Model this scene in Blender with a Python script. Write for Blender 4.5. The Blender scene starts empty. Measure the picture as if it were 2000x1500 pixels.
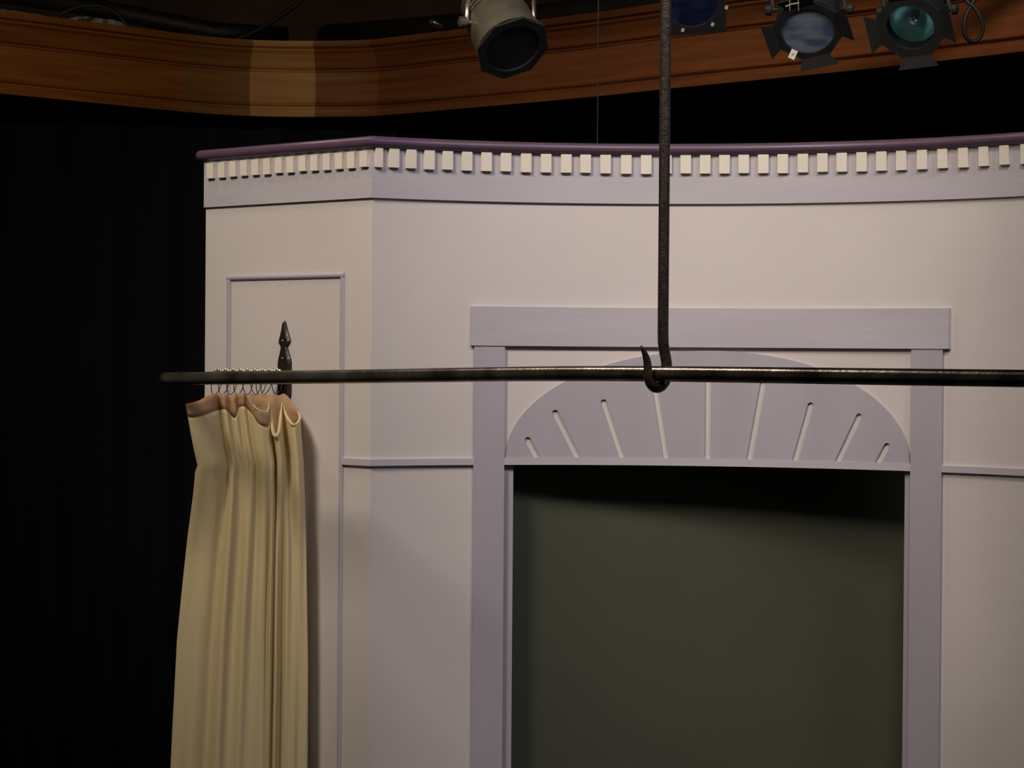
import bpy, bmesh, math, random
from mathutils import Vector, Matrix
from mathutils.geometry import delaunay_2d_cdt
random.seed(7)
S = bpy.context.scene
C = S.collection
PI = math.pi

# ------------------------------------------------------------------ camera
F = 5000.0            # focal length in pixels of the 2000 px wide frame
EYE = 2.25
ROLL = 0.0078
PITCH = 0.01058
cam = bpy.data.cameras.new('camera')
cam.lens = 36.0 * F / 2000.0
cam.sensor_width = 36.0
cam.clip_end = 100
camo = bpy.data.objects.new('camera', cam)
C.objects.link(camo)
camo.matrix_world = (Matrix.Translation((0, 0, EYE)) @ Matrix.Rotation(PI/2 - PITCH, 4, 'X')
                     @ Matrix.Rotation(ROLL, 4, 'Z'))
S.camera = camo
cam.dof.use_dof = False

# ------------------------------------------------------------------ world, exposure, lights
w = bpy.data.worlds.new('world')
S.world = w
w.use_nodes = True
w.node_tree.nodes['Background'].inputs[0].default_value = (1.0, 0.85, 0.8, 1)
w.node_tree.nodes['Background'].inputs[1].default_value = 0.022
S.view_settings.view_transform = 'Standard'
S.view_settings.look = 'None'
S.view_settings.gamma = 1
S.view_settings.use_curve_mapping = False
S.view_settings.exposure = 0.45

def spot(name, loc, target, energy, color, size=55, blend=0.6, radius=0.15):
    l = bpy.data.lights.new(name, 'SPOT')
    l.energy = energy; l.color = color
    l.spot_size = math.radians(size); l.spot_blend = blend; l.shadow_soft_size = radius
    o = bpy.data.objects.new(name, l)
    C.objects.link(o)
    o.location = loc
    o.rotation_euler = (Vector(target) - Vector(loc)).to_track_quat('-Z', 'Y').to_euler()
    return o
spot('key_light', (-2.0, 2.3, 5.3), (-0.35, 5.4, 2.85), 500, (1.0, 0.86, 0.70), 44, 1.0, 0.58)
spot('left_light', (-2.4, 6.0, 5.7), (0.0, 4.4, 2.2), 100, (1.0, 0.88, 0.72), 50, 1.0, 0.2)
spot('front_light', (0.7, 2.2, 5.6), (1.05, 5.3, 3.0), 270, (1.0, 0.88, 0.80), 50, 1.0, 0.40)
spot('side_light', (2.6, 2.4, 5.3), (0.2, 5.4, 2.7), 150, (0.88, 0.86, 1.0), 50, 1.0, 0.45)
spot('fascia_light', (-2.6, 3.2, 3.6), (-1.0, 8.8, 3.25), 110, (1.0, 0.82, 0.6), 50, 0.8, 0.1)
spot('fascia_light', (0.6, 3.2, 2.9), (1.0, 7.9, 3.3), 5, (1.0, 0.82, 0.62), 50, 0.9, 0.2)

# ------------------------------------------------------------------ helpers
def at(x, y, Y):
    """the place that the photo shows at x, y when it stands Y metres away"""
    dx = (x - 1000) + ROLL * (y - 750)
    dy = -ROLL * (x - 1000) + (y - 750)
    return Vector((dx / F * Y, Y, EYE - (dy + F * PITCH) / F * Y))

def tag(o, label=None, cat=None, group=None, kind=None):
    if label: o['label'] = label
    if cat: o['category'] = cat
    if group: o['group'] = group
    if kind: o['kind'] = kind
    return o

def empty(name, loc=(0, 0, 0), label=None, cat=None, group=None, kind=None):
    o = bpy.data.objects.new(name, None)
    o.empty_display_size = 0.05
    C.objects.link(o)
    o.location = loc
    return tag(o, label, cat, group, kind)

def obj(name, bm, mat, parent=None, smooth=False, recalc=True):
    if recalc: bmesh.ops.recalc_face_normals(bm, faces=bm.faces)
    me = bpy.data.meshes.new(name)
    bm.to_mesh(me); bm.free()
    me.materials.append(mat)
    if smooth:
        for p in me.polygons: p.use_smooth = True
    o = bpy.data.objects.new(name, me)
    C.objects.link(o)
    if parent:
        o.parent = parent
        o.matrix_parent_inverse = parent_matrix(parent).inverted()
    return o

def parent_matrix(p):
    m = Matrix.LocRotScale(p.location, p.rotation_euler, p.scale)
    if p.parent: m = parent_matrix(p.parent) @ p.matrix_parent_inverse @ m
    return m

def autosmooth(o, ang=35):
    for p in o.data.polygons: p.use_smooth = True
    bm = bmesh.new(); bm.from_mesh(o.data)
    for e in bm.edges:
        if len(e.link_faces) == 2 and e.calc_face_angle(0) > math.radians(ang): e.smooth = False
    bm.to_mesh(o.data); bm.free()
    return o

def box(bm, c, s, mat=None):
    m = Matrix.Translation(c) @ Matrix.Diagonal((s[0], s[1], s[2], 1))
    if mat is not None: m = mat @ m
    return bmesh.ops.create_cube(bm, size=1, matrix=m)['verts']

def tube(bm, pts, rad, seg=16, caps=True, closed=False):
    pts = [Vector(p) for p in pts]
    n = len(pts)
    rads = rad if isinstance(rad, (list, tuple)) else [rad] * n
    rings = []
    up = None
    for i, p in enumerate(pts):
        if closed: t = pts[(i + 1) % n] - pts[i - 1]
        else: t = pts[min(i + 1, n - 1)] - pts[max(i - 1, 0)]
        t.normalize()
        if up is None:
            a = Vector((0, 0, 1)) if abs(t.z) < 0.9 else Vector((1, 0, 0))
            up = (a - t * a.dot(t)).normalized()
        else:
            up = (up - t * up.dot(t)).normalized()
        sd = t.cross(up)
        rings.append([bm.verts.new(p + (up * math.cos(2 * PI * k / seg) + sd * math.sin(2 * PI * k / seg)) * rads[i]) for k in range(seg)])
    for i in range(n if closed else n - 1):
        a, b = rings[i], rings[(i + 1) % n]
        for k in range(seg):
            bm.faces.new((a[k], a[(k + 1) % seg], b[(k + 1) % seg], b[k]))
    if caps and not closed:
        bm.faces.new(rings[0]); bm.faces.new(list(reversed(rings[-1])))
    return rings

def lathe(bm, prof, seg=32, mat=Matrix(), cap0=True, cap1=True):
    """prof: (radius, z) pairs, turned about the z axis"""
    rings = []
    for r, z in prof:
        rings.append([bm.verts.new(mat @ Vector((r * math.cos(2 * PI * k / seg), r * math.sin(2 * PI * k / seg), z))) for k in range(seg)])
    for a, b in zip(rings, rings[1:]):
        for k in range(seg):
            bm.faces.new((a[k], a[(k + 1) % seg], b[(k + 1) % seg], b[k]))
    if cap0: bm.faces.new(rings[0])
    if cap1: bm.faces.new(rings[-1])

def catmull(pts, sub, dim=None):
    out = []
    n = len(pts)
    for i in range(n - 1):
        p0, p1, p2, p3 = pts[max(i - 1, 0)], pts[i], pts[i + 1], pts[min(i + 2, n - 1)]
        for k in range(sub):
            t = k / sub
            out.append(tuple(0.5 * (2 * b + (c - a) * t + (2 * a - 5 * b + 4 * c - d) * t * t + (3 * b - a - 3 * c + d) * t ** 3)
                             for a, b, c, d in zip(p0, p1, p2, p3)))
    out.append(tuple(pts[-1]))
    return out

def lerp(tab, x):
    if x <= tab[0][0]: return tab[0][1]
    for (a, va), (b, vb) in zip(tab, tab[1:]):
        if x <= b: return va + (vb - va) * (x - a) / (b - a)
    return tab[-1][1]

# ------------------------------------------------------------------ materials
def mat(name, col, rough=0.6, metal=0.0, var=0.0, scale=8, bump=0.0, bscale=60, stretch=(1, 1, 1), spec=0.5, col2=None, detail=4):
    m = bpy.data.materials.new(name)
    m.use_nodes = True
    nt = m.node_tree; N = nt.nodes; L = nt.links
    b = N['Principled BSDF']
    b.inputs['Base Color'].default_value = (*col, 1)
    b.inputs['Roughness'].default_value = rough
    b.inputs['Metallic'].default_value = metal
    b.inputs['Specular IOR Level'].default_value = spec
    tc = N.new('ShaderNodeTexCoord')
    mp = N.new('ShaderNodeMapping'); mp.inputs['Scale'].default_value = stretch
    L.new(tc.outputs['Object'], mp.inputs[0])
    if var or col2:
        nz = N.new('ShaderNodeTexNoise'); nz.inputs['Scale'].default_value = scale; nz.inputs['Detail'].default_value = detail
        L.new(mp.outputs[0], nz.inputs['Vector'])
        cr = N.new('ShaderNodeValToRGB')
        cr.color_ramp.elements[0].position = 0.35; cr.color_ramp.elements[1].position = 0.65
        a = col2 if col2 else tuple(c * (1 - var) for c in col)
        cr.color_ramp.elements[0].color = (*a, 1)
        cr.color_ramp.elements[1].color = (*[min(1, c * (1 + var)) for c in col], 1)
        L.new(nz.outputs['Fac'], cr.inputs[0]); L.new(cr.outputs[0], b.inputs['Base Color'])
    if bump:
        n2 = N.new('ShaderNodeTexNoise'); n2.inputs['Scale'].default_value = bscale; n2.inputs['Detail'].default_value = 5
        L.new(mp.outputs[0], n2.inputs['Vector'])
        bp = N.new('ShaderNodeBump'); bp.inputs['Strength'].default_value = bump; bp.inputs['Distance'].default_value = 0.002
        L.new(n2.outputs['Fac'], bp.inputs['Height']); L.new(bp.outputs[0], b.inputs['Normal'])
    return m

M_wall = mat('pale_wall_paint', (0.56, 0.52, 0.52), 0.75, var=0.03, scale=3, bump=0.15, bscale=180, spec=0.25)
M_lav = mat('lavender_paint', (0.365, 0.342, 0.395), 0.7, var=0.04, scale=9, bump=0.2, bscale=90, stretch=(1, 1, 0.25), spec=0.25)
M_lavh = mat('lavender_paint_brushed_across', (0.43, 0.405, 0.45), 0.7, var=0.035, scale=16, bump=0.2, bscale=90, stretch=(0.15, 0.15, 1), spec=0.25)
M_white = mat('cream_block_paint', (0.66, 0.61, 0.54), 0.7, var=0.03, scale=12, bump=0.1, spec=0.3)
M_purple = mat('plum_gloss_paint', (0.085, 0.050, 0.085), 0.38, var=0.08, scale=10, bump=0.15, bscale=60)
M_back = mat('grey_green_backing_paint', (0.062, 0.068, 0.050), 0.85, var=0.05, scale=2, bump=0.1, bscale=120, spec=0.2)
M_iron = mat('dark_iron', (0.040, 0.033, 0.026), 0.34, 0.85, col2=(0.085, 0.07, 0.05), scale=26, bump=0.35, bscale=240)
M_iron2 = mat('mottled_iron', (0.085, 0.066, 0.055), 0.40, 0.7, col2=(0.16, 0.135, 0.11), scale=120, bump=0.5, bscale=260)
M_steel = mat('worn_steel_rod', (0.31, 0.275, 0.23), 0.26, 0.9, col2=(0.10, 0.080, 0.066), scale=14, bump=0.2, bscale=120)
M_plate = mat('black_bevelled_iron', (0.030, 0.022, 0.020), 0.4, 0.4, var=0.2, scale=40, bump=0.2, bscale=120)
M_nail = mat('nail_head', (0.35, 0.33, 0.3), 0.3, 0.9)
M_bead = mat('nickel_beads', (0.62, 0.60, 0.45), 0.25, 0.9)
M_wire = mat('ring_wire', (0.22, 0.19, 0.17), 0.35, 0.9)
M_tan = mat('tan_header_tape', (0.34, 0.205, 0.10), 0.7, var=0.15, scale=30, bump=0.3, bscale=80)
M_black = mat('black_drape', (0.0022, 0.0022, 0.0030), 0.95, var=0.2, scale=3, spec=0.1)
M_floor = mat('black_stage_floor', (0.02, 0.019, 0.018), 0.6, var=0.15, scale=5)
M_ceil = mat('dark_timber_ceiling', (0.09, 0.045, 0.026), 0.8, var=0.4, scale=5, stretch=(0.4, 2, 1))
M_lampb = mat('black_lamp_paint', (0.010, 0.010, 0.011), 0.7, 0.0, var=0.2, scale=20)
M_lampa = mat('olive_aluminium', (0.25, 0.225, 0.165), 0.42, 0.7, var=0.15, scale=20, bump=0.2)
M_alu = mat('bright_aluminium', (0.42, 0.38, 0.36), 0.3, 0.9)
M_gel = mat('blue_grey_gel', (0.17, 0.21, 0.29), 0.5, 0.0, col2=(0.07, 0.085, 0.16), scale=16, stretch=(1, 1, 3), detail=1)
M_gel2 = mat('deep_blue_gel', (0.012, 0.018, 0.05), 0.25, 0.0, var=0.4, scale=20)
M_gel3 = mat('charcoal_gel', (0.016, 0.015, 0.018), 0.4, 0.0, var=0.3, scale=14)
M_refl = mat('cyan_reflector', (0.55, 0.92, 1.0), 0.30, 1.0, var=0.3, scale=22)
M_paper = mat('white_paper', (0.55, 0.53, 0.46), 0.8)
M_ink = mat('ink', (0.05, 0.05, 0.05), 0.8)
M_cable = mat('black_rubber', (0.012, 0.011, 0.010), 0.6)
M_grey = mat('grey_sheet', (0.3, 0.32, 0.28), 0.7, var=0.2, scale=9)

def cloth_mat():
    m = bpy.data.materials.new('ivory_cloth')
    m.use_nodes = True
    nt = m.node_tree; N = nt.nodes; L = nt.links
    b = N['Principled BSDF']
    b.inputs['Base Color'].default_value = (0.78, 0.69, 0.42, 1)
    b.inputs['Roughness'].default_value = 0.75
    b.inputs['Specular IOR Level'].default_value = 0.2
    tr = N.new('ShaderNodeBsdfTranslucent'); tr.inputs[0].default_value = (0.80, 0.66, 0.38, 1)
    mx = N.new('ShaderNodeMixShader'); mx.inputs[0].default_value = 0.42
    L.new(b.outputs[0], mx.inputs[1]); L.new(tr.outputs[0], mx.inputs[2])
    L.new(mx.outputs[0], N['Material Output'].inputs[0])
    tc = N.new('ShaderNodeTexCoord'); mp = N.new('ShaderNodeMapping'); mp.inputs['Scale'].default_value = (1, 1, 0.25)
    nz = N.new('ShaderNodeTexNoise'); nz.inputs['Scale'].default_value = 45
    bp = N.new('ShaderNodeBump'); bp.inputs['Strength'].default_value = 0.25; bp.inputs['Distance'].default_value = 0.002
    L.new(tc.outputs['Object'], mp.inputs[0]); L.new(mp.outputs[0], nz.inputs['Vector'])
    L.new(nz.outputs['Fac'], bp.inputs['Height']); L.new(bp.outputs[0], b.inputs['Normal'])
    return m
M_cloth = cloth_mat()

def wood(name, c1, c2):
    m = bpy.data.materials.new(name)
    m.use_nodes = True
    nt = m.node_tree; N = nt.nodes; L = nt.links
    b = N['Principled BSDF']
    b.inputs['Roughness'].default_value = 0.5
    b.inputs['Specular IOR Level'].default_value = 0.25
    tc = N.new('ShaderNodeTexCoord'); mp = N.new('ShaderNodeMapping'); mp.inputs['Scale'].default_value = (0.7, 0.7, 14)
    nz = N.new('ShaderNodeTexNoise'); nz.inputs['Scale'].default_value = 3.0; nz.inputs['Detail'].default_value = 7; nz.inputs['Distortion'].default_value = 0.6
    cr = N.new('ShaderNodeValToRGB')
    cr.color_ramp.elements[0].position = 0.3; cr.color_ramp.elements[1].position = 0.72
    cr.color_ramp.elements[0].color = (*c1, 1); cr.color_ramp.elements[1].color = (*c2, 1)
    L.new(tc.outputs['Object'], mp.inputs[0]); L.new(mp.outputs[0], nz.inputs['Vector'])
    L.new(nz.outputs['Fac'], cr.inputs[0]); L.new(cr.outputs[0], b.inputs['Base Color'])
    return m
W_a = wood('amber_wood', (0.26, 0.080, 0.014), (0.44, 0.155, 0.026))
W_b = wood('brown_wood', (0.24, 0.105, 0.026), (0.36, 0.165, 0.042))
W_c = wood('pale_wood', (0.50, 0.25, 0.075), (0.62, 0.33, 0.10))
W_d = wood('red_brown_wood', (0.20, 0.07, 0.02), (0.34, 0.125, 0.035))
W_e = wood('deep_red_wood', (0.16, 0.052, 0.018), (0.26, 0.088, 0.026))

# ------------------------------------------------------------------ the set wall in plan: flat side panel, corner, curved front
CORNER = Vector((-0.2915, 5.300))
LEFT = Vector((-0.684, 5.700))
def circle3(a, b, c):
    ax, ay = a; bx, by = b; cx, cy = c
    d = 2 * (ax * (by - cy) + bx * (cy - ay) + cx * (ay - by))
    ux = ((ax*ax+ay*ay)*(by-cy) + (bx*bx+by*by)*(cy-ay) + (cx*cx+cy*cy)*(ay-by)) / d
    uy = ((ax*ax+ay*ay)*(cx-bx) + (bx*bx+by*by)*(ax-cx) + (cx*cx+cy*cy)*(bx-ax)) / d
    return Vector((ux, uy)), math.hypot(ax-ux, ay-uy)
CC, CR = circle3(tuple(CORNER), (0.326, 5.437), (1.015, 5.085))
A0 = math.atan2(CORNER.y - CC.y, CORNER.x - CC.x)
print('arc', CC, CR)
SIDE_T = (CORNER - LEFT).normalized()          # along the side panel towards the corner
SIDE_N = Vector((-SIDE_T.y, SIDE_T.x)) * -1    # outwards
if SIDE_N.y > 0: SIDE_N = -SIDE_N
SIDE_L = (CORNER - LEFT).length
def plan(s, off=0.0):
    """s < 0 on the side panel, s > 0 on the curved front; off towards the audience"""
    if s < 0:
        return CORNER + SIDE_T * s + SIDE_N * off
    a = A0 - s / CR
    d = Vector((math.cos(a), math.sin(a)))
    return CC + d * (CR - off)
def s_at(x, y=750, off=0.0):
    k = ((x - 1000) + ROLL * (y - 750)) / F
    lo, hi = (-SIDE_L - 0.1, 2.2)
    for _ in range(50):
        m = (lo + hi) / 2
        p = plan(m, off)
        if p.x / p.y < k: lo = m
        else: hi = m
    return (lo + hi) / 2
S_END = 1.75
def path(s0, s1, step=0.04):
    n = max(1, int(math.ceil(abs(s1 - s0) / step)))
    return [s0 + (s1 - s0) * i / n for i in range(n + 1)]

def slab(bm, s0, s1, z0, z1, o0, o1, step=0.03):
    """a board bent along the wall between s0, s1"""
    ss = path(s0, s1, step)
    rows = []
    for s in ss:
        q = []
        for (o, z) in ((o0, z0), (o1, z0), (o1, z1), (o0, z1)):
            p = plan(s, o)
            q.append(bm.verts.new((p.x, p.y, EYE + z)))
        rows.append(q)
    for a, b in zip(rows, rows[1:]):
        for k in range(4):
            bm.faces.new((a[k], a[(k+1) % 4], b[(k+1) % 4], b[k]))
    bm.faces.new(rows[0]); bm.faces.new(rows[-1])

def sweep_wall(bm, s0, s1, prof, step=0.03, ends=True):
    """profile (off, z) swept along the wall, mitred at the corner"""
    ss = sorted(set(path(min(s0, 0), 0, 0.5) if s0 < 0 else []) | set(path(max(s0, 0), s1, step) if s1 > 0 else []))
    ss = [s for s in ss if s0 - 1e-9 <= s <= s1 + 1e-9]
    rows = []
    t1 = Vector(((plan(0.001) - plan(0.0)))).normalized()
    n1 = (CC - CORNER).normalized()
    mit = (SIDE_N + n1); mit = mit / (mit.dot(n1))
    for s in ss:
        q = []
        for (o, z) in prof:
            if abs(s) < 1e-9 and s0 < 0: p = CORNER + mit * o
            else: p = plan(s, o)
            q.append(bm.verts.new((p.x, p.y, EYE + z)))
        rows.append(q)
    n = len(prof)
    for a, b in zip(rows, rows[1:]):
        for k in range(n):
            bm.faces.new((a[k], a[(k+1) % n], b[(k+1) % n], b[k]))
    if ends:
        bm.faces.new(rows[0]); bm.faces.new(rows[-1])

# heights relative to the eye
Z_TOP, Z_CB, Z_FB = 0.454, 0.430, 0.327
Z_DB = 0.390
Z_RT, Z_RB = -0.213, -0.228
Z_HT, Z_HB = 0.106, 0.0233
FLOOR = -EYE
x_ci, x_co = 984, 924
sL0, sL1 = s_at(924, 800), s_at(984, 800)
sR0, sR1 = s_at(1782, 800), s_at(1843, 800)
sH0, sH1 = s_at(919, 640), s_at(1857, 640)
sJ0, sJ1 = s_at(1003, 1000), s_at(1765, 1000)
print('door', sL0, sL1, sR0, sR1, 'width', sR0 - sL1)

# side panel wall
bm = bmesh.new()
a, b = LEFT, CORNER
th = 0.02
qs = []
n1 = (CC - CORNER).normalized()
mit = (SIDE_N + n1); mit = mit / mit.dot(n1)
for p in (a, b, b - mit * th, a - SIDE_N * th):
    qs.append((bm.verts.new((p.x, p.y, 0)), bm.verts.new((p.x, p.y, EYE + Z_TOP - 0.004))))
for i in range(4):
    j = (i + 1) % 4
    bm.faces.new((qs[i][0], qs[j][0], qs[j][1], qs[i][1]))
bm.faces.new([q[0] for q in qs]); bm.faces.new([q[1] for q in qs])
o = obj('wall_left', bm, M_wall)
tag(o, 'pale flat side panel of the stage set, behind the ivory curtain', 'wall', kind='structure')
# curved front wall with the doorway left open
bm = bmesh.new()
slab(bm, 0.0, sL1, FLOOR, Z_TOP - 0.004, -th, 0)
slab(bm, sR0, S_END, FLOOR, Z_TOP - 0.004, -th, 0)
slab(bm, sL1, sR0, Z_RB, Z_TOP - 0.004, -th, 0)
bmesh.ops.remove_doubles(bm, verts=bm.verts, dist=0.0002)
o = autosmooth(obj('wall_back', bm, M_wall))
tag(o, 'pale curved front wall of the stage set around the dark doorway', 'wall', kind='structure')

# cornice
bm = bmesh.new()
r = (Z_TOP - Z_CB) / 2
prof = [(0.0, Z_CB), (0.008, Z_CB)]
for k in range(9):
    t = -PI/2 + PI * k / 8
    prof.append((0.008 + r * math.cos(t), Z_CB + r + r * math.sin(t)))
prof = prof[:1] + prof[2:]
prof += [(-0.02, Z_TOP)]
prof[0] = (-0.02, Z_CB)
# the bull-nose must run past the left end of the frieze
SL = -SIDE_L
sweep_wall(bm, SL - 0.006, S_END, prof)
o = autosmooth(obj('trim_1', bm, M_purple), 50)
tag(o, 'dark plum bullnose cornice along the top of the set wall', 'cornice', kind='structure')
# rounded nose closing the left end
bm = bmesh.new()
pe = plan(SL - 0.006, 0)
pts = []
m = Matrix.Translation((pe.x, pe.y, EYE + Z_CB + r)) 
rows = []
for j in range(7):
    ph = (PI/2) * j / 6
    row = []
    for k in range(9):
        t = -PI/2 + PI * k / 8
        oo = 0.008 * math.cos(ph) * 1.0 + r * math.cos(t) * math.cos(ph)
        ss = -(0.008 + r * math.cos(t)) * math.sin(ph) if True else 0
        p = plan(SL - 0.006 + ss, oo)
        row.append(bm.verts.new((p.x, p.y, EYE + Z_CB + r + r * math.sin(t))))
    rows.append(row)
for a_, b_ in zip(rows, rows[1:]):
    for k in range(8):
        bm.faces.new((a_[k], a_[k+1], b_[k+1], b_[k]))
obj('end_cap', bm, M_purple, o, smooth=True)

# frieze with dentils
bm = bmesh.new()
sweep_wall(bm, SL, S_END, [(0.0, Z_FB), (0.006, Z_FB), (0.006, Z_CB + 0.001), (0.0, Z_CB + 0.001)])
fr = autosmooth(obj('trim_2', bm, M_lavh))
tag(fr, 'lavender frieze board with a row of cream dentil blocks under the plum cornice', 'frieze', kind='structure')
PIT, DW = 0.0418, 0.0232
def dentil(s, z1, DW=DW):
    bm = bmesh.new()
    slab(bm, s - DW/2, s + DW/2, Z_DB + random.uniform(-0.0008, 0.0008), z1, 0.0055, 0.0135, 0.05)
    bmesh.ops.recalc_face_normals(bm, faces=bm.faces)
    bmesh.ops.bevel(bm, geom=list(bm.edges), offset=0.0006, segments=1, affect='EDGES')
    return obj('dentil_block', bm, M_white, fr)
s_first = s_at(410, 330, 0.0135); s_last = s_at(708.7, 330, 0.0135)
for k in range(14):
    dentil(s_first + (s_last - s_first) * k / 13 + random.uniform(-.0005, .0005), Z_CB - 0.006)
dentil(0.0088, Z_CB - 0.0005, 0.0176)
for x in (771, 804.5, 840, 875.5, 913, 951, 989, 1028, 1067, 1106, 1144, 1183, 1223, 1262, 1301, 1339, 1377, 1414.5, 1452, 1490, 1528, 1567, 1605,
          1643, 1681.5, 1720, 1759, 1799, 1839, 1879, 1919, 1959, 2000, 2041, 2082):
    dentil(s_at(x, 310, 0.0135) + random.uniform(-.0003, .0003), Z_CB - 0.0005)

# rectangular half-round moulding on the side panel
def halfround(bm, p0, p1, nrm, rad, ext=0.0):
    """half-round bead from p0 to p1 (3D) on a face with normal nrm"""
    p0, p1 = Vector(p0), Vector(p1)
    d = (p1 - p0).normalized()
    p0 = p0 - d * ext; p1 = p1 + d * ext
    sd = d.cross(nrm).normalized()
    A = []; B = []
    for k in range(9):
        t = PI * k / 8
        q = sd * math.cos(t) * rad + nrm * math.sin(t) * rad
        A.append(bm.verts.new(p0 + q)); B.append(bm.verts.new(p1 + q))
    for k in range(8): bm.faces.new((A[k], A[k+1], B[k+1], B[k]))
    bm.faces.new((A[8], A[0], B[0], B[8]))
    bm.faces.new(A); bm.faces.new(B)
def side3(s, z, off=0.0):
    p = plan(s, off)
    return Vector((p.x, p.y, EYE + z))
N3 = Vector((SIDE_N.x, SIDE_N.y, 0))
sm0, sm1 = s_at(449, 560), s_at(670.5, 560)
zm = 0.1685
MR = 0.006
bm = bmesh.new()
halfround(bm, side3(sm0, zm), side3(sm1, zm), N3, MR, MR)
halfround(bm, side3(sm0, zm), side3(sm0, FLOOR + 0.3), N3, MR, 0)
halfround(bm, side3(sm1, zm), side3(sm1, FLOOR + 0.3), N3, MR, 0)
o = autosmooth(obj('trim_3', bm, M_lav), 50)
tag(o, 'thin lavender half-round moulding framing a tall panel on the side wall', 'moulding', kind='structure')

# chair rails
RP = [(0, Z_RB), (0.007, Z_RB), (0.007, Z_RT - 0.0015), (0.0055, Z_RT), (0, Z_RT)]
bm = bmesh.new()
sweep_wall(bm, sm1 + MR, sL0 + 0.001, RP)
tag(autosmooth(obj('trim_4', bm, M_lavh)), 'narrow lavender chair rail wrapping the corner left of the doorway', 'rail', kind='structure')
bm = bmesh.new()
sweep_wall(bm, sR1 - 0.001, S_END, RP)
tag(autosmooth(obj('trim_5', bm, M_lavh)), 'narrow lavender chair rail to the right of the doorway', 'rail', kind='structure')

# ------------------------------------------------------------------ doorway surround
pd = plan((sL1 + sR0) / 2)
door = empty('door_1', (pd.x, pd.y, 0), 'lavender doorway surround with a fan-shaped panel over a dark opening', 'doorway', kind='structure')
bm = bmesh.new(); slab(bm, sH0, sH1, Z_HB, Z_HT, 0, 0.0095)
bmesh.ops.recalc_face_normals(bm, faces=bm.faces)
autosmooth(obj('header_board', bm, M_lavh, door))
for (a_, b_) in ((sL0, sL1), (sR0, sR1)):
    bm = bmesh.new(); slab(bm, a_, b_, FLOOR, Z_HB, 0, 0.0075)
    autosmooth(obj('side_casing', bm, M_lav, door))
bm = bmesh.new(); slab(bm, sL1, sR0, Z_RB, Z_RT, 0, 0.0072)
autosmooth(obj('lintel_board', bm, M_lavh, door))
# jambs: a reveal board and a narrower stop, set behind the casing
def jamb(s_in, s_stop):
    bm = bmesh.new()
    slab(bm, min(s_in, s_stop), max(s_in, s_stop), FLOOR, Z_RB - 0.0002, -0.045, -0.005)
    return obj('door_jamb', bm, M_lav, door)
jamb(sL1, sJ0); jamb(sR0, sJ1)
bm = bmesh.new(); slab(bm, sJ0, sJ1, Z_RB + 0.0002, Z_RB + 0.02, -0.045, -0.0185)
obj('head_jamb', bm, M_lav, door)

# fan panel with slots cut through it
fan_cx = (s_at(987, 895) + s_at(1779, 895)) / 2
fan_a = (s_at(1779, 895) - s_at(987, 895)) / 2
def uz(x, y):
    s = s_at(x, y)
    p = plan(s)
    dy = -ROLL * (x - 1000) + (y - 750)
    return (s, -(dy + F * PITCH) / F * p.y)
zb = Z_RT
zt = uz(1390, 685)[1]
outer = [Vector((fan_cx + fan_a * math.cos(PI * k / 72), zb + (zt - zb) * math.sin(PI * k / 72))) for k in range(73)]
slots_px = [(1027, 854, 1048, 892), (1081, 801, 1128, 893), (1177, 780, 1215, 894), (1277, 742, 1301, 895), (1383.5, 728, 1382.5, 897),
            (1492, 744, 1464, 898), (1586, 786, 1554, 900), (1682, 808, 1638, 903), (1737, 866, 1717, 905)]
sw = 0.0066
slot_polys = []
for (x0, y0, x1, y1) in slots_px:
    t = Vector(uz(x0, y0)); b_ = Vector(uz(x1, y1)); b_.y = zb + 0.0006
    d = (t - b_).normalized()
    n = Vector((-d.y, d.x))
    t2 = t - d * sw
    def foot(sg):
        q = b_ + n * sw * sg
        return q + d * ((b_.y - q.y) / d.y)
    poly = [foot(1)]
    for k in range(9):
        a_ = PI * k / 8
        poly.append(t2 + n * math.cos(a_) * sw + d * math.sin(a_) * sw)
    poly.append(foot(-1))
    slot_polys.append(poly)
outer += [Vector((fan_cx - fan_a + 2 * fan_a * k / 40, zb)) for k in range(1, 40)]
verts = list(outer); edges = [(i, (i + 1) % len(outer)) for i in range(len(outer))]
for poly in slot_polys:
    b0 = len(verts); verts += poly
    edges += [(b0 + i, b0 + (i + 1) % len(poly)) for i in range(len(poly))]
def inside(poly, p):
    c = False
    for i in range(len(poly)):
        a_, b_ = poly[i], poly[i-1]
        if (a_.y > p.y) != (b_.y > p.y) and p.x < (b_.x - a_.x) * (p.y - a_.y) / (b_.y - a_.y) + a_.x: c = not c
    return c
for i in range(1, 40):                        # inner points so the panel can follow the curve
    for j in range(1, 8):
        p = Vector((fan_cx - fan_a + 2 * fan_a * i / 40, zb + (zt - zb) * j / 8))
        if ((p.x - fan_cx) / fan_a) ** 2 + ((p.y - zb) / (zt - zb)) ** 2 < 0.97 and not any(inside(q, p) for q in slot_polys):
            verts.append(p)
vo, eo, fo, *_ = delaunay_2d_cdt([Vector(v) for v in verts], edges, [], 0, 1e-6)
bm = bmesh.new()
o_top, o_bot = 0.0048, 0.0
def wv(v, off):
    p = plan(v.x, off); return bm.verts.new((p.x, p.y, EYE + v.y))
T = [wv(v, o_top) for v in vo]; B = [wv(v, o_bot) for v in vo]
cnt = {}
for f in fo:
    c = sum((vo[i] for i in f), Vector((0, 0))) / len(f)
    if any(inside(q, c) for q in slot_polys) or not inside(outer, c): continue
    bm.faces.new([T[i] for i in f]); bm.faces.new([B[i] for i in reversed(f)])
    for k in range(len(f)):
        e = (f[k], f[(k + 1) % len(f)])
        key = (min(e), max(e)); cnt.setdefault(key, []).append(e)
for key, es in cnt.items():
    if len(es) == 1:
        a_, b_ = es[0]
        bm.faces.new((T[b_], T[a_], B[a_], B[b_]))
for v in [v for v in bm.verts if not v.link_faces]: bm.verts.remove(v)
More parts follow.
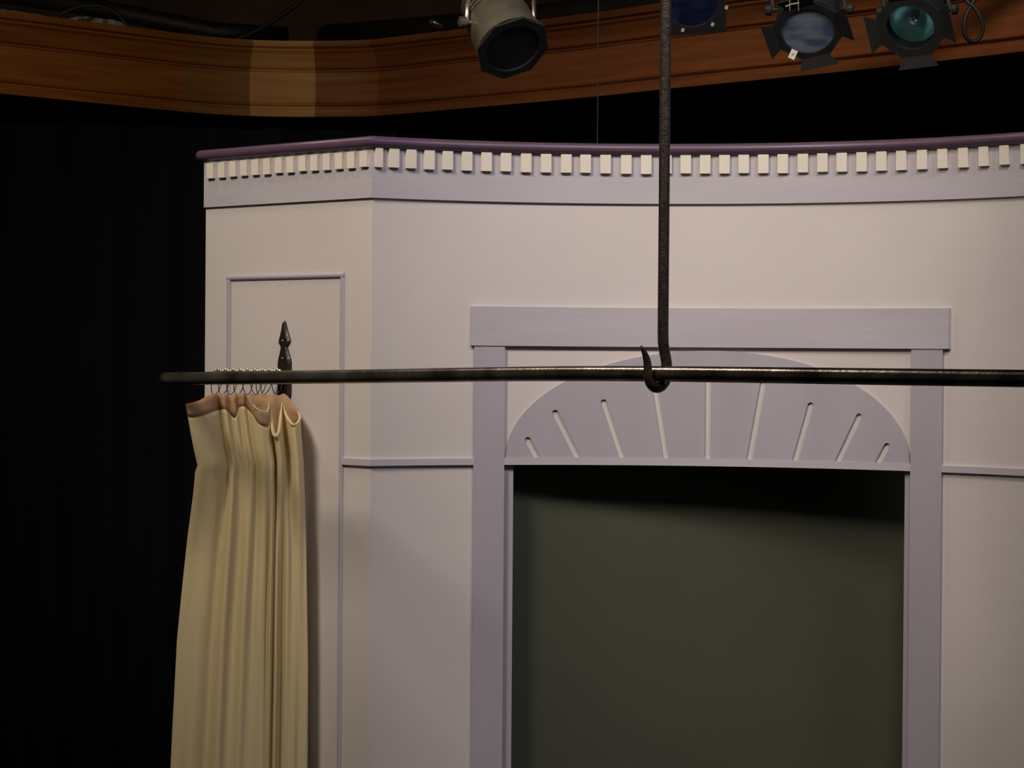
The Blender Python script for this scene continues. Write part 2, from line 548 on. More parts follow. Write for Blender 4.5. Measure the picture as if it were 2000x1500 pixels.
autosmooth(obj('fan_panel', bm, M_lav, door), 25)

# backing flat seen through the doorway, bent like the front wall
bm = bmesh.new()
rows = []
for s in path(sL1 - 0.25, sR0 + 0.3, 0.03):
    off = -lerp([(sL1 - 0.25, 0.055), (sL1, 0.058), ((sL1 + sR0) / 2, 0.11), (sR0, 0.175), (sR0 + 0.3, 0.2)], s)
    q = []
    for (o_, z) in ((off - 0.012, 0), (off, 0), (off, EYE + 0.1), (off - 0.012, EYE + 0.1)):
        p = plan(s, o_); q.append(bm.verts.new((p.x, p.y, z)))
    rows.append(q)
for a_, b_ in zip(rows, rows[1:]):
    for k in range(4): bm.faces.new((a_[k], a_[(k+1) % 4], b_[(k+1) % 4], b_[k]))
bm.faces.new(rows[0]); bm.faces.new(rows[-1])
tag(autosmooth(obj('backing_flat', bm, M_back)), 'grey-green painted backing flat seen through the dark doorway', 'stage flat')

# ------------------------------------------------------------------ curtain rod
RR = 0.013
s_pl = s_at(557, 737)
base = plan(s_pl, 0)
OUT = Vector((SIDE_N.x, SIDE_N.y, 0)); RUN = Vector((SIDE_T.x, SIDE_T.y, 0))
ZR0 = EYE - 0.050
P0 = Vector((base.x, base.y, ZR0))
LEN_OUT = 0.352
def rod_z(s):
    return EYE + lerp([(0, -0.0505), (0.3, -0.0455), (0.7, -0.0375), (1.1, -0.029), (1.3, -0.0265), (1.5, -0.0258), (4, -0.0258)], s)
br = 0.07
pts = [P0 + OUT * t for t in (0.002, 0.1, 0.2, LEN_OUT - br)]
cb = P0 + OUT * (LEN_OUT - br) + RUN * br
for k in range(1, 8):
    a_ = PI/2 * k / 8
    pts.append(cb - RUN * br * math.cos(a_) + OUT * br * math.sin(a_))
bend = P0 + OUT * LEN_OUT
k = br
while k < 2.75:
    q = bend + RUN * k
    sag = [rod_z(k + dd) for dd in (-0.12, -0.06, 0, 0.06, 0.12)]
    q.z = sum(sag) / 5 if k > 0.2 else rod_z(k)
    pts.append(q); k += 0.05
rod = empty('curtain_rod', P0, 'long dark worn steel curtain rod crossing the picture and bending back to the side panel', 'curtain rod')
bm = bmesh.new(); tube(bm, pts, RR, 24)
obj('rod_pipe', bm, M_steel, rod, smooth=True)
# spear-shaped wall plate, bevelled
half = [(0, 0.1235), (0.004, 0.118), (0.0085, 0.104), (0.0145, 0.092), (0.0195, 0.0815), (0.0185, 0.077), (0.0135, 0.0725), (0.0085, 0.069),
        (0.0105, 0.064), (0.0145, 0.054), (0.0205, 0.042), (0.0225, 0.034), (0.0225, 0.0)]
full = half + [(x, -y) for x, y in reversed(half[:-1])]
outl = full + [(-x, y) for x, y in reversed(full[1:-1])]
bm = bmesh.new()
def P(x, z, o_): return P0 + RUN * x + Vector((0, 0, z)) + OUT * o_
lo = [bm.verts.new(P(x, z, 0)) for x, z in outl]
mi = [bm.verts.new(P(x, z, 0.003)) for x, z in outl]
hi = [bm.verts.new(P(x * 0.72, z * 0.975, 0.0075)) for x, z in outl]
n = len(outl)
for a_, b_ in ((lo, mi), (mi, hi)):
    for k in range(n): bm.faces.new((a_[k], a_[(k+1) % n], b_[(k+1) % n], b_[k]))
bm.faces.new(list(reversed(lo)))
for k in range(1, n // 2):                    # strips across the symmetric outline
    l2 = (n - k) % n
    k1 = k - 1; l1 = (n - k1) % n
    if k1 == 0: bm.faces.new((hi[0], hi[k], hi[l2]))
    else: bm.faces.new((hi[k1], hi[k], hi[l2], hi[l1]))
bm.faces.new((hi[n//2 - 1], hi[n//2], hi[n//2 + 1]))
plate = obj('wall_plate', bm, M_plate, rod)
for z in (0.0805, 0.043, -0.043, -0.0805):
    bm = bmesh.new()
    bmesh.ops.create_uvsphere(bm, u_segments=12, v_segments=8, radius=0.0026, matrix=Matrix.Translation(P(0, z, 0.0078)))
    obj('nail_head', bm, M_nail, plate, smooth=True)
# hanging rod with hook
sk = None
for q in pts[12:]:
    if q.x / q.y > 0.0556: sk = q; break
# exact crossing on the rod
def rod_pt(x):
    kx = ((x - 1000) + ROLL * (-20)) / F
    s = 0.2
    while True:
        q = bend + RUN * s
        if q.x / q.y >= kx: break
        s += 0.001
    q.z = rod_z(s); return q
hc = rod_pt(1283)
HR = 0.0092
BK = -OUT      # far side of the rod
def hp(b_, z): return hc + BK * b_ + Vector((0, 0, z))
hr = RR + HR + 0.0006
xtop = at(1294, -300, hc.y).x
hpts = []; hrad = []
cz = 0.0
pole_b = 0.0035     # the pole stands almost above the rod, swings back around it
def add(b_, z, r_, dxr=0.0):
    hpts.append(hp(b_, z) + RUN * dxr); hrad.append(r_)
for z, bq in ((1.25, 0.0135), (0.9, 0.0135), (0.6, 0.0135), (0.3, 0.0135), (0.15, 0.0135), (0.07, 0.0135), (0.052, 0.0142), (0.04, 0.0165), (0.029, 0.020), (0.018, 0.0228)):
    add(bq, z, HR)
for k in range(0, 15):
    a_ = -PI * k / 14
    rr = lerp([(0, HR), (9, HR * 0.97), (14, HR * 0.80)], k)
    add(hr * math.cos(a_), hr * math.sin(a_) - 0.0002, rr, 0)
for b_, z, rr in ((-0.0235, 0.012, HR * 0.76), (-0.0255, 0.022, HR * 0.68), (-0.030, 0.032, HR * 0.55), (-0.036, 0.041, HR * 0.38), (-0.0405, 0.0455, HR * 0.22)):
    add(b_, z, rr)
bm = bmesh.new(); tube(bm, hpts, hrad, 20)
o = obj('hanging_hook', bm, M_iron2, None, smooth=True)
tag(o, 'vertical dark iron rod from the ceiling with a hook that holds the curtain rod', 'hook')

# ------------------------------------------------------------------ curtain
cur = [ # px x, depth, top y, band bottom y, fraction at the bottom, depth at the bottom
 (362, 5.250, 789, 812, 0.00, 5.330), (376, 5.245, 786, 813, .06, 5.310), (391, 5.252, 781, 811, .13, 5.300), (406, 5.270, 773, 806, .20, 5.325), (418, 5.300, 768, 802, .26, 5.345),
 (428, 5.345, 770, 800, .31, 5.320), (438, 5.300, 769, 799, .35, 5.305), (448, 5.340, 771, 810, .40, 5.335), (457, 5.320, 769, 814, .45, 5.350), (465, 5.350, 768, 797, .50, 5.322),
 (474, 5.325, 767, 793, .54, 5.330), (482, 5.352, 769, 797, .58, 5.355), (490, 5.325, 782, 806, .62, 5.345), (500, 5.315, 796, 823, .66, 5.320), (512, 5.320, 803, 831, .69, 5.365),
 (522, 5.335, 803, 829, .71, 5.315), (527, 5.37, 785, 786, .735, 5.370), (529, 5.365, 800, 801, .755, 5.320), (532, 5.335, 838, 839, .775, 5.380), (538, 5.325, 851, 852, .795, 5.400),
 (545, 5.335, 838, 839, .815, 5.410), (549, 5.37, 800, 801, .835, 5.370), (552, 5.39, 785, 786, .86, 5.350), (556, 5.38, 803, 804, .89, 5.375), (563, 5.355, 818, 819, .92, 5.400),
 (573, 5.345, 829, 830, .955, 5.380), (582, 5.365, 824, 825, .985, 5.400), (585.5, 5.40, 812, 813, 1.0, 5.440), (578, 5.435, 797, 828, .985, 5.465), (567, 5.45, 780, 845, .95, 5.470),
 (556, 5.455, 769, 858, .90, 5.450), (545, 5.445, 772, 862, .84, 5.465), (534, 5.435, 769, 850, .78, 5.440), (522, 5.430, 772, 845, .70, 5.450), (510, 5.425, 768, 840, .62, 5.435),
 (498, 5.415, 771, 840, .54, 5.445), (488, 5.405, 768, 830, .48, 5.430)]
SUB = 6
cs = catmull(cur, SUB)
NC = len(cs)
Ltab = [(789, 362), (812, 366.5), (850, 373), (890, 381), (908, 386), (922, 381), (960, 378), (1050, 366), (1150, 355), (1250, 345), (1400, 337), (1500, 332), (1900, 318), (2600, 300)]
Rtab = [(789, 585), (850, 588), (900, 592), (1000, 596), (1100, 598), (1300, 601), (1500, 600), (2600, 604)]
def sm(t): t = max(0, min(1, t)); return t * t * (3 - 2 * t)
grid = []
NR = 60
topP = []
for ci, (x, Y, yt, yb, fb, Yb) in enumerate(cs):
    if ci <= 13 * SUB:
        base_y = lerp([(362, 5.25), (400, 5.27), (430, 5.315), (500, 5.325), (530, 5.34)], x)
        Y = base_y + (Y - base_y) * 0.45
    col = []
    ft = (x - 362) / (585.5 - 362)
    yb = max(yb, yt + 0.5)
    band = [at(lerp(Ltab, yt + (yb - yt) * k / 3) + ft * (lerp(Rtab, yt) - lerp(Ltab, yt + (yb - yt) * k / 3)), yt + (yb - yt) * k / 3, Y) for k in range(4)]
    col = []
    y_end = 2250
    for r_ in range(NR + 1):
        v = r_ / NR
        y = yb + (y_end - yb) * (0.35 * v + 0.65 * v * v)
        wgt = sm((y - 780) / 330)
        fr_ = ft * (1 - wgt) + fb * wgt
        xx = lerp(Ltab, y) + fr_ * (lerp(Rtab, y) - lerp(Ltab, y))
        YY = Y * (1 - wgt) + (5.36 + (Yb - 5.36) * (0.2 if 11 * SUB < ci < 28 * SUB else 0.3) + (0.05 if ci > 27 * SUB else 0.0)) * wgt
        YY += 0.004 * math.sin(ci * 0.35 + y * 0.004) * wgt
        # seam pucker a third of the way across
        if abs(fb - 0.29) < 0.02: YY += 0.002 * math.sin(y * 0.11) * wgt
        col.append(at(xx, y, YY))
    grid.append((band, col))
cz0 = P0 + OUT * 0.12
curtain = empty('shower_curtain', (cz0.x, cz0.y, cz0.z), 'ivory cloth curtain gathered on the bent-back end of the rod beside the side panel', 'curtain')
bm = bmesh.new()
V = [[bm.verts.new(p) for p in col] for band, col in grid]
for a_, b_ in zip(V, V[1:]):
    for k in range(NR): bm.faces.new((a_[k], b_[k], b_[k+1], a_[k+1]))
o = obj('cloth', bm, M_cloth, curtain, smooth=True, recalc=False)
md = o.modifiers.new('thick', 'SOLIDIFY'); md.thickness = 0.0012; md.offset = 0
bm = bmesh.new()
V = [[bm.verts.new(p) for p in band] for band, col in grid]
for i_, (a_, b_) in enumerate(zip(V, V[1:])):
    if (cs[i_][3] - cs[i_][2]) < 4 and (cs[i_+1][3] - cs[i_+1][2]) < 4: continue
    for k in range(3): bm.faces.new((a_[k], b_[k], b_[k+1], a_[k+1]))
for v in [v for v in bm.verts if not v.link_faces]: bm.verts.remove(v)
o = obj('header_band', bm, M_tan, curtain, smooth=True, recalc=False)
tag(o, 'tan header band')
md = o.modifiers.new('thick', 'SOLIDIFY'); md.thickness = 0.0020; md.offset = 0
# rolled lip where the top edge flops open
i0, i1 = 12 * SUB, 28 * SUB
bm = bmesh.new()
lip = [at(cs[i_][0], cs[i_][2] + 1, cs[i_][1]) for i_ in range(i0 + 3, i1 - 2)]
rl = []
for j in range(len(lip)):
    i_ = i0 + 3 + j
    rl.append(0.0011 + 0.0022 * sm((cs[i_][2] - 785) / 35))
tube(bm, lip, rl, 10)
obj('rolled_hem', bm, M_cloth, curtain, smooth=True)

# curtain rings: pear-shaped wire with roller beads on top of the rod
def make_ring(t, y_low, swing):
    c = P0 + OUT * t
    # rod_pipe is level on this stretch
    root = empty('curtain_ring', (c.x, c.y, c.z), 'small beaded wire ring holding the ivory curtain on the bent-back end of the rod', 'curtain ring', 'beaded rings of the ivory curtain')
    drop = 0.034
    R = RR + 0.0054
    lp = [(R * math.cos(PI * k / 12), R * math.sin(PI * k / 12)) for k in range(13)]
    lp += [(-R * 0.92, -0.012), (-R * 0.72, -0.024), (-R * 0.35, -drop + 0.002), (0, -drop), (R * 0.35, -drop + 0.002), (R * 0.72, -0.024), (R * 0.92, -0.012)]
    bm = bmesh.new()
    W3 = [c + RUN * x + Vector((0, 0, z)) + OUT * (swing * (z - R)) for x, z in lp]
    tube(bm, W3, 0.0010, 8, closed=True)
    obj('ring_wire', bm, M_wire, root, smooth=True)
    for k in range(-2, 3):
        a_ = PI/2 + k * 0.47
        q = c + RUN * R * math.cos(a_) + Vector((0, 0, R * math.sin(a_))) + OUT * (swing * (R * math.sin(a_) - R))
        bm = bmesh.new()
        bmesh.ops.create_uvsphere(bm, u_segments=12, v_segments=8, radius=0.0040, matrix=Matrix.Translation(q))
        obj('roller_bead', bm, M_bead, root, smooth=True)
xs = [427, 441, 456, 470, 484, 498, 513, 527, 542]
for j, x in enumerate(xs):
    # where on the straight stretch the photo shows this ring
    t = 0.0
    while t < 0.3:
        q = P0 + OUT * t
        if q.x / q.y <= (x - 1000) / F: break
        t += 0.0005
    make_ring(t, 0, random.uniform(-0.3, 0.3))

# ------------------------------------------------------------------ curved timber fascia above and behind the set
bot = [(-60, 178), (0, 184), (175, 201), (350, 219), (420, 224.5), (490, 228), (560, 229.5), (616, 229.5), (700, 229), (738, 228), (820, 221), (900, 213), (1050, 201), (1200, 187), (1306, 174), (1480, 158), (1708, 136), (2000, 102), (2120, 88)]
ZB = 0.839
FP = []
for x, y in bot:
    dy = -ROLL * (x - 1000) + (y - 750)
    Y = ZB * F / -(dy + F * PITCH)
    p = at(x, y, Y); FP.append((p.x, p.y))
# smooth the plan a little
raw = catmull(FP, 6)
for _ in range(30):
    raw = [raw[0]] + [((a_[0] + 2*b_[0] + c_[0]) / 4, (a_[1] + 2*b_[1] + c_[1]) / 4) for a_, b_, c_ in zip(raw, raw[1:], raw[2:])] + [raw[-1]]
HT = 0.262
fp = [ # offset towards the hall, height fraction from the bottom
 (-0.03, 0.0), (0.012, 0.0), (0.014, 0.02), (0.012, 0.10), (0.004, 0.115), (0.004, 0.135), (0.014, 0.15), (0.017, 0.165), (0.013, 0.185), (0.002, 0.195), (0.0, 0.21),
 (0.0, 0.60), (0.005, 0.61), (0.006, 0.63), (0.016, 0.64), (0.020, 0.655), (0.016, 0.672), (0.010, 0.68), (0.012, 0.70), (0.020, 0.76), (0.034, 0.815), (0.036, 0.83), (0.028, 0.84),
 (0.034, 0.855), (0.040, 0.87), (0.036, 0.885), (0.034, 0.90), (0.050, 0.92), (0.054, 0.95), (0.054, 1.0), (-0.03, 1.0)]
def fnorm(i_):
    a_ = raw[max(i_-1, 0)]; b_ = raw[min(i_+1, len(raw)-1)]
    t = Vector((b_[0]-a_[0], b_[1]-a_[1])).normalized()
    return Vector((t.y, -t.x))
fas = empty('trim_6', (raw[len(raw)//2][0], raw[len(raw)//2][1], EYE + ZB), 'curved polished timber fascia with mouldings, high behind the set', 'fascia', kind='structure')
cuts = [-999, 352, 487, 616, 738, 3000]
mats_ = [W_a, W_b, W_c, W_d, W_e]
labs = ['amber timber length with fine mouldings', 'brown timber length', 'palest timber length', 'reddish grained timber length', 'long deep red timber length']
# refine the path and cut it exactly at the joints
fine = []
for (a_, b_) in zip(range(len(raw)), range(1, len(raw))):
    for k in range(4):
        t = k / 4; fine.append((raw[a_][0]*(1-t)+raw[b_][0]*t, raw[a_][1]*(1-t)+raw[b_][1]*t))
raw = fine
def fx(p): return 1000 + p[0] / p[1] * F + ROLL * 530 
for si in range(5):
    idx = [i_ for i_, p in enumerate(raw) if cuts[si] <= fx(p) <= cuts[si+1]]
    idx = list(range(idx[0], min(idx[-1] + 2, len(raw))))
    bm = bmesh.new(); rows = []
    for i_ in idx:
        nn = fnorm(i_); q = []
        for o_, h in fp:
            q.append(bm.verts.new((raw[i_][0] + nn.x * o_, raw[i_][1] + nn.y * o_, EYE + ZB + HT * h)))
        rows.append(q)
    n = len(fp)
    for a_, b_ in zip(rows, rows[1:]):
        for k in range(n): bm.faces.new((a_[k], a_[(k+1) % n], b_[(k+1) % n], b_[k]))
    bm.faces.new(rows[0]); bm.faces.new(rows[-1])
    tag(autosmooth(obj('fascia_board', bm, mats_[si], fas), 40), labs[si])

# ------------------------------------------------------------------ house: floor, ceiling, walls, black drapes
bm = bmesh.new(); box(bm, (0, 5.5, -0.05), (14, 14, 0.1))
tag(obj('floor', bm, M_floor), 'black stage floor', 'floor', kind='structure')
bm = bmesh.new(); box(bm, (0, 5.5, 6.05), (14, 14, 0.1))
tag(obj('ceiling', bm, M_ceil), 'dark timber ceiling', 'ceiling', kind='structure')
bm = bmesh.new(); box(bm, (0, 12.45, 3), (14, 0.1, 6))
tag(obj('wall_rear', bm, M_ceil), 'dark brown rear wall above the timber fascia', 'wall', kind='structure')

def drape(p0, p1, z0, z1, amp, pitch, name, label):
    bm = bmesh.new()
    p0, p1 = Vector(p0), Vector(p1)
    L_ = (p1 - p0).length; d = (p1 - p0) / L_; n = Vector((-d.y, d.x))
    k = int(L_ / pitch * 10)
    A = []; B = []
    for i_ in range(k + 1):
        u = i_ / k
        a_ = amp * math.sin(u * L_ / pitch * 2 * PI + 0.6 * math.sin(u * 17))
        q = p0 + d * (u * L_) + n * a_
        A.append(bm.verts.new((q.x, q.y, z0))); B.append(bm.verts.new((q.x, q.y, z1)))
    for i_ in range(k): bm.faces.new((A[i_], A[i_+1], B[i_+1], B[i_]))
    o = obj(name, bm, M_black, smooth=True, recalc=False)
    md = o.modifiers.new('t', 'SOLIDIFY'); md.thickness = 0.004
    return tag(o, label, 'drape')
drape((-3.0, 7.2), (-0.35, 7.6), 0.0, EYE + 0.665, 0.035, 0.17, 'stage_drape', 'black pleated drape left of the set, beside the ivory curtain')
drape((-3.0, 9.6), (3.4, 9.6), 0.0, EYE + ZB + 0.16, 0.04, 0.2, 'stage_drape', 'black backdrop hanging below the timber fascia, behind the set')

# gallery deck behind the fascia
bm = bmesh.new()
lo_ = []; hi_ = []
pp = [(-3.4, raw[0][1] - 1.2)] + [raw[i_] for i_ in range(0, len(raw), 6)] + [raw[-1], (3.4, raw[-1][1] - 1.5)]
ring_ = []
for k in range(len(pp)):
    a_ = Vector(pp[max(k-1, 0)]); b_ = Vector(pp[min(k+1, len(pp)-1)]); t = (b_ - a_).normalized()
    ring_.append((pp[k][0] - t.y * 0.029, pp[k][1] + t.x * 0.029))
for k in range(len(ring_)):
    lo_.append([bm.verts.new((ring_[k][0], ring_[k][1], EYE + ZB + 0.16)), bm.verts.new((ring_[k][0], ring_[k][1], EYE + ZB + 0.235)),
                bm.verts.new((ring_[k][0], 12.39, EYE + ZB + 0.235)), bm.verts.new((ring_[k][0], 12.39, EYE + ZB + 0.16))])
for a_, b_ in zip(lo_, lo_[1:]):
    for k in range(4): bm.faces.new((a_[k], a_[(k+1) % 4], b_[(k+1) % 4], b_[k]))
bm.faces.new(lo_[0]); bm.faces.new(lo_[-1])
tag(obj('gallery_deck', bm, M_black), 'dark gallery deck behind the curved timber fascia', 'deck', kind='structure')

# black soffit gap above the fascia: gallery rail with clutter on the ledge
bm = bmesh.new()
tube(bm, [at(-80, -22, 9.9), at(200, 18, 9.9), at(420, 62, 9.7), at(560, 72, 9.8)], 0.035, 12)
o = tag(obj('gallery_pipe', bm, M_cable, smooth=True), 'black pipe lying behind the top edge of the timber fascia at upper left', 'pipe')
bm = bmesh.new()
tube(bm, [at(640, 74, 9.9), at(800, 62, 9.5), at(1000, 44, 9.0), at(1300, 4, 8.4), at(1500, -30, 8.1)], 0.05, 12)
o = tag(obj('gallery_pipe', bm, M_cable, smooth=True), 'thick black pipe behind the timber fascia, left of the hanging rod', 'pipe')
# grey folded sheets
def sheet(x0, x1, y0, y1, Y, label, hump):
    bm = bmesh.new()
    rows = []
    for j in range(2):
        row = []
        for k in range(13):
            u = k / 12
            yy = y0 + (y1 - y0) * u - hump * math.sin(PI * u) * (1 + .2 * math.sin(u * 9))
            row.append(bm.verts.new(at(x0 + (x1 - x0) * u, yy if j == 0 else (y0 + (y1 - y0) * u + 70), Y + (0.02 * math.sin(k * 1.7)))))
        rows.append(row)
    for k in range(12): bm.faces.new((rows[0][k], rows[0][k+1], rows[1][k+1], rows[1][k]))
    ex = bmesh.ops.extrude_face_region(bm, geom=list(bm.faces))
    bmesh.ops.translate(bm, vec=(0, 0.12, 0), verts=[v for v in ex['geom'] if isinstance(v, bmesh.types.BMVert)])
    return tag(obj('folded_sheet', bm, M_grey), label, 'sheet')
sheet(-20, 108, 18, 36, 9.35, 'low grey sheet lying behind the fascia at the far left corner', 3)
sheet(120, 260, 42, 55, 9.35, 'humped grey sheet lying behind the fascia under the black cable', 15)
bm = bmesh.new()
tube(bm, [Vector(p) for p in catmull([tuple(at(x, y, 9.15)) for x, y in ((100, 100), (110, 40), (135, 22), (165, 13), (200, 14), (230, 28), (245, 45), (258, 62), (262, 120))], 6)], 0.007, 8)
tag(obj('black_cable', bm, M_cable, smooth=True), 'black cable arching over the humped grey sheet at upper left', 'cable')
bm = bmesh.new()
tube(bm, [Vector(p) for p in catmull([tuple(at(x, y, 9.6)) for x, y in ((460, 78), (500, 62), (545, 35), (585, 5), (610, -30))], 6)], 0.009, 8)
tag(obj('black_cable', bm, M_cable, smooth=True), 'black cable slanting up from the fascia above its palest board', 'cable')
bm = bmesh.new()
bmesh.ops.create_uvsphere(bm, u_segments=16, v_segments=10, radius=1, matrix=Matrix.Translation(at(852, 47, 8.6)) @ Matrix.Rotation(0.45, 4, 'Y') @ Matrix.Diagonal((0.026, 0.02, 0.012, 1)))
for v in bm.verts:
    pass
tag(obj('metal_clamp', bm, M_alu, smooth=True), 'small silvery clamp behind the fascia, left of the silver stage light', 'clamp')

# thin hanging wire
bm = bmesh.new()
tube(bm, [at(1170, -120, 6.6), at(1168, 40, 6.6), at(1166.5, 300, 6.6), at(1166, 420, 6.6)], 0.0018, 8)
tag(obj('hanging_wire', bm, mat('grey_wire', (0.012, 0.012, 0.012), 0.7), smooth=True), 'thin dark wire hanging behind the set, left of the iron hook rod', 'wire')

# ------------------------------------------------------------------ stage lights
PIPE_Y, PIPE_Z = 6.62, EYE + 1.18
bm = bmesh.new()
tube(bm, [(-0.9, PIPE_Y, PIPE_Z), (1.9, PIPE_Y, PIPE_Z)], 0.024, 16)
pipe = tag(obj('lighting_pipe', bm, M_cable, smooth=True), 'black pipe overhead that carries the stage lights', 'pipe')

def fixture(center, direction, roll, label, R=0.068, body=M_lampb, gel=M_gel, frame=0.092, flaps=(1, 1, 1, 1), splay=0.5, length=0.19, yoke_mat=M_lampb, ribs=True, sides=8, open_lens=False, flap_len=0.05):
    d = Vector(direction).normalized()
    q = d.to_track_quat('Z', 'Y')
    Mx = Matrix.Translation(center) @ q.to_matrix().to_4x4() @ Matrix.Rotation(roll, 4, 'Z')
    root = empty('stage_light', tuple(center), label, 'stage light')
    # body
    bm = bmesh.new()
    Rb = R * 1.12
    prof = [(0.02, -length), (Rb * 0.72, -length), (Rb * 0.80, -length + 0.006)]
    if ribs:
        for k in range(5):
            z = -length + 0.012 + k * 0.012
            prof += [(Rb * 0.86, z), (Rb * 0.86, z + 0.006), (Rb * 0.76, z + 0.0065), (Rb * 0.76, z + 0.0115)]
        prof += [(Rb * 0.9, -length + 0.075)]
    prof += [(Rb, -length * 0.5), (Rb, -0.022), (Rb * 1.06, -0.020), (Rb * 1.06, -0.004), (R, -0.004)]
    if open_lens:
        prof += [(R, -0.05), (R * 0.7, -0.085), (R * 0.25, -0.10), (0.004, -0.102)]
    lathe(bm, prof, 32, Mx, True, True)
    bo = autosmooth(obj('housing', bm, body, root), 35)
    # reflector or gel
    if open_lens:
        bm = bmesh.new()
        lathe(bm, [(R * 0.97, -0.035), (R * 0.9, -0.052), (R * 0.7, -0.072), (R * 0.4, -0.085), (R * 0.1, -0.089)], 32, Mx, False, True)
        obj('reflector', bm, M_refl, root, smooth=True)
        bm = bmesh.new()
        bmesh.ops.create_uvsphere(bm, u_segments=16, v_segments=12, radius=0.012, matrix=Mx @ Matrix.Translation((0, 0, -0.06)) @ Matrix.Diagonal((1, 1, 1.8, 1)))
        obj('bulb', bm, M_bead, root, smooth=True)
    bm = bmesh.new()
    lathe(bm, [(R * 1.0, 0.001), (R * 1.0, 0.0035)], 32, Mx, True, True)
    # wrinkle the gel
    g = obj('lens', bm, gel, root)
    # frame: plate with a round hole
    bm = bmesh.new()
    nseg = 48
    def rad_poly(a_):
        w_ = 2 * PI / sides
        b_ = (a_ + w_ / 2) % w_ - w_ / 2
        return frame / math.cos(b_)
    rings = []
    for (kind, z) in (('i', 0.002), ('o', 0.002), ('o', 0.009), ('i', 0.009)):
        rings.append([bm.verts.new(Mx @ Vector(((R * 0.95 if kind == 'i' else rad_poly(2*PI*k/nseg)) * math.cos(2*PI*k/nseg),
                      (R * 0.95 if kind == 'i' else rad_poly(2*PI*k/nseg)) * math.sin(2*PI*k/nseg), z))) for k in range(nseg)])
    for j in range(4):
        a_, b_ = rings[j], rings[(j+1) % 4]
        for k in range(nseg): bm.faces.new((a_[k], a_[(k+1) % nseg], b_[(k+1) % nseg], b_[k]))
    obj('gel_frame', bm, M_lampb, root)
    # barn door leaves
    for k in range(4):
        if not flaps[k]: continue
        a_ = k * PI / 2
        Rz = Matrix.Rotation(a_, 4, 'Z')
        bm = bmesh.new()
        w0, w1 = frame * (0.42 if sides == 8 else 0.78), frame * (0.62 if sides == 8 else 0.95)
        c0, c1 = frame * 0.96, frame + flap_len * math.cos(splay)
        h0, h1 = 0.009, 0.009 + flap_len * math.sin(splay)
        vs = [bm.verts.new(Mx @ Rz @ Vector(v)) for v in ((c0, -w0, h0), (c0, w0, h0), (c1, w1, h1), (c1, -w1, h1))]
        f_ = bm.faces.new(vs)
        f_.normal_update()
        ex = bmesh.ops.extrude_face_region(bm, geom=[f_])
        bmesh.ops.translate(bm, vec=f_.normal * 0.002, verts=[v for v in ex['geom'] if isinstance(v, bmesh.types.BMVert)])
        obj('barn_door', bm, M_lampb, root)
    # yoke up to a clamp on the pipe
    pc = Mx @ Vector((0, 0, -length * 0.45))
    side = (q @ Vector((1, 0, 0)))
    side = Vector((0, 0, 1)).cross(d).normalized()
    top = Vector((pc.x, PIPE_Y, PIPE_Z - 0.04))
    a1 = pc + side * (Rb + 0.012); a2 = pc - side * (Rb + 0.012)
    upv = (top - pc).normalized()
    hgt = 0.13
    bm = bmesh.new()
    yk = [a1, a1 + upv * hgt * 0.8, a1 + upv * hgt - side * 0.02, a2 + upv * hgt + side * 0.02, a2 + upv * hgt * 0.8, a2]
    tube(bm, yk, 0.006, 8)
    tube(bm, [pc + upv * hgt, top], 0.008, 10)
    obj('yoke', bm, yoke_mat, root, smooth=True)
    for sgn, aa in ((1, a1), (-1, a2)):
        bm = bmesh.new()
        Kx = Matrix.Translation(aa) @ (side * sgn).to_track_quat('Z', 'Y').to_matrix().to_4x4()
        lathe(bm, [(0.006, -0.012), (0.006, 0.004), (0.014, 0.005), (0.014, 0.018), (0.008, 0.021)], 10, Kx)
        obj('tilt_knob', bm, yoke_mat, root)
    bm = bmesh.new()
    box(bm, (pc.x, PIPE_Y, PIPE_Z - 0.035), (0.03, 0.05, 0.022))
    obj('pipe_clamp', bm, M_lampb, root)
    return root, Mx

# silver one, tipped down to the right
rA, mA = fixture(at(1000, 92, 6.3), (0.34, -0.62, -0.70), 0.5, 'silver-bodied stage light with dark lens, left of the hanging iron rod', R=0.074, body=M_lampa, gel=M_gel3, frame=0.088, flaps=(0, 0, 0, 0), length=0.19, yoke_mat=M_alu, sides=8)
rB, mB = fixture(at(1352, 8, 6.4), (0.05, -0.80, -0.60), 0.12, 'stage light with deep blue lens beside the hanging iron rod', R=0.066, gel=M_gel2, frame=0.082, flaps=(0, 0, 0, 0), sides=4, length=0.16)
rC, mC = fixture(at(1577, 58, 6.25), (-0.12, -0.74, -0.66), 0.25, 'black stage light with blue-grey lens and a small white paper tag', R=0.068, gel=M_gel, frame=0.080, flaps=(1, 1, 1, 1), sides=8, splay=0.35, flap_len=0.026)
rD, mD = fixture(at(1778, 52, 6.3), (-0.30, -0.78, -0.55), 0.1, 'black stage light with shining cyan reflector, nearest the cable loop', R=0.062, gel=M_gel, frame=0.082, flaps=(1, 1, 1, 1), sides=8, splay=0.35, open_lens=True, flap_len=0.026)
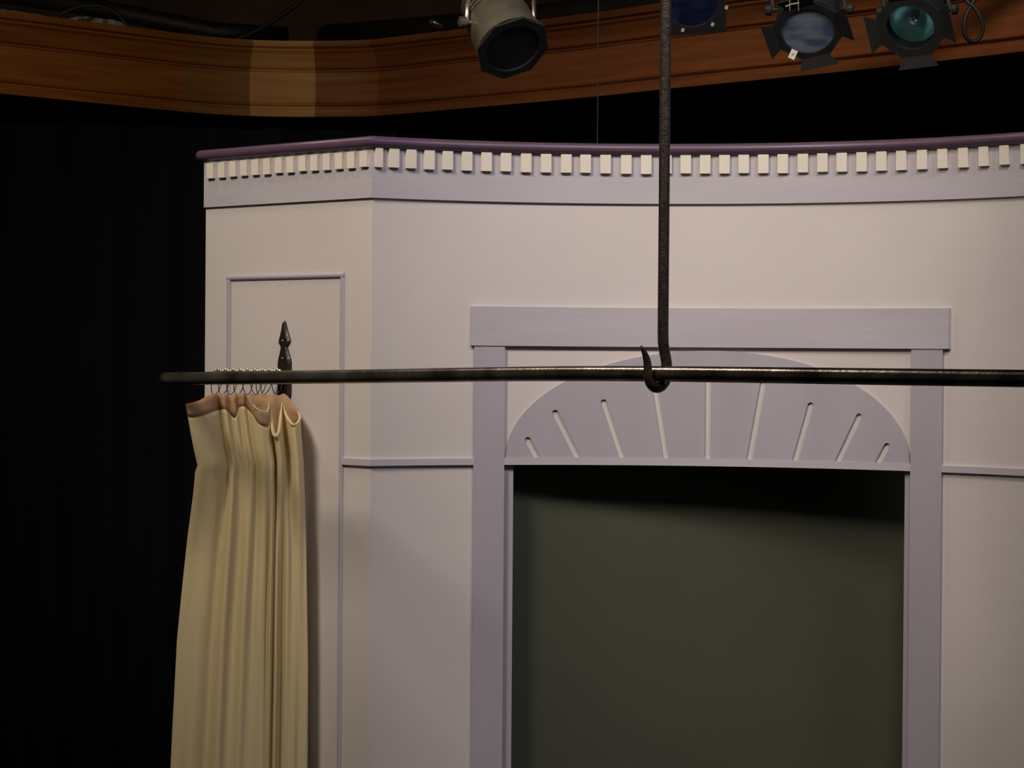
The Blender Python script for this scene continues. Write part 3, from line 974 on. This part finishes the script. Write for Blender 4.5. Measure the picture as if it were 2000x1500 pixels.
# the open lamp has a clear lens
gl = bpy.data.materials.new('clear_lens'); gl.use_nodes = True
b = gl.node_tree.nodes['Principled BSDF']; b.inputs['Transmission Weight'].default_value = 1.0; b.inputs['Roughness'].default_value = 0.05
b.inputs['Base Color'].default_value = (0.82, 0.96, 1.0, 1); b.inputs['IOR'].default_value = 1.15
for ch in rD.children:
    if ch.name.startswith('lens'): ch.data.materials[0] = gl

# silver clips on the second light's frame
for (x, y) in ((1333, 60), (1391, 49), (1418, 16)):
    bm = bmesh.new()
    c = at(x, y, 6.32)
    box(bm, (0, 0, 0), (0.009, 0.006, 0.011), Matrix.Translation(c) @ Matrix.Rotation(0.3, 4, 'Y'))
    bmesh.ops.bevel(bm, geom=list(bm.edges), offset=0.001, segments=1, affect='EDGES')
    obj('frame_clip', bm, M_alu, rB)
# white paper tag on the third
bm = bmesh.new()
c = at(1548, 107, 6.13)
T3 = Matrix.Translation(c) @ Matrix.Rotation(0.42, 4, 'Y')
box(bm, (0, 0, 0), (0.016, 0.0012, 0.023), T3)
tg = tag(obj('paper_tag', bm, M_paper, rC), 'small white paper tag')
bm = bmesh.new()
box(bm, (0.001, -0.001, 0.001), (0.0012, 0.0008, 0.006), T3)
box(bm, (-0.0012, -0.001, -0.001), (0.0035, 0.0008, 0.001), T3)
obj('tag_mark', bm, M_ink, tg)
# bright spring clips above the third lens
bm = bmesh.new()
for x in (1541, 1558): tube(bm, [at(x, -4, 6.12), at(x + 1, 22, 6.12)], 0.0014, 6)
tube(bm, [at(1533, 14, 6.12), at(1546, 9, 6.12), at(1560, 7, 6.12)], 0.003, 6)
obj('spring_clip', bm, M_alu, rC)

# cable loop at far right
lp = [(1860, -192), (1866, -80), (1876, -18), (1888, 4), (1900, 14), (1910, 28), (1918, 48), (1917, 66), (1908, 79), (1897, 82), (1886, 74), (1881, 56), (1884, 36), (1892, 18), (1900, 4), (1906, -20), (1908, -80), (1912, -192)]
bm = bmesh.new()
tube(bm, [at(x, y, 6.60 + 0.004 * math.sin(k * 0.2)) for k, (x, y) in enumerate(catmull(lp, 5))], 0.0055, 10)
tag(obj('black_cable', bm, M_cable, smooth=True), 'black cable hanging in a narrow loop at the upper right corner', 'cable')
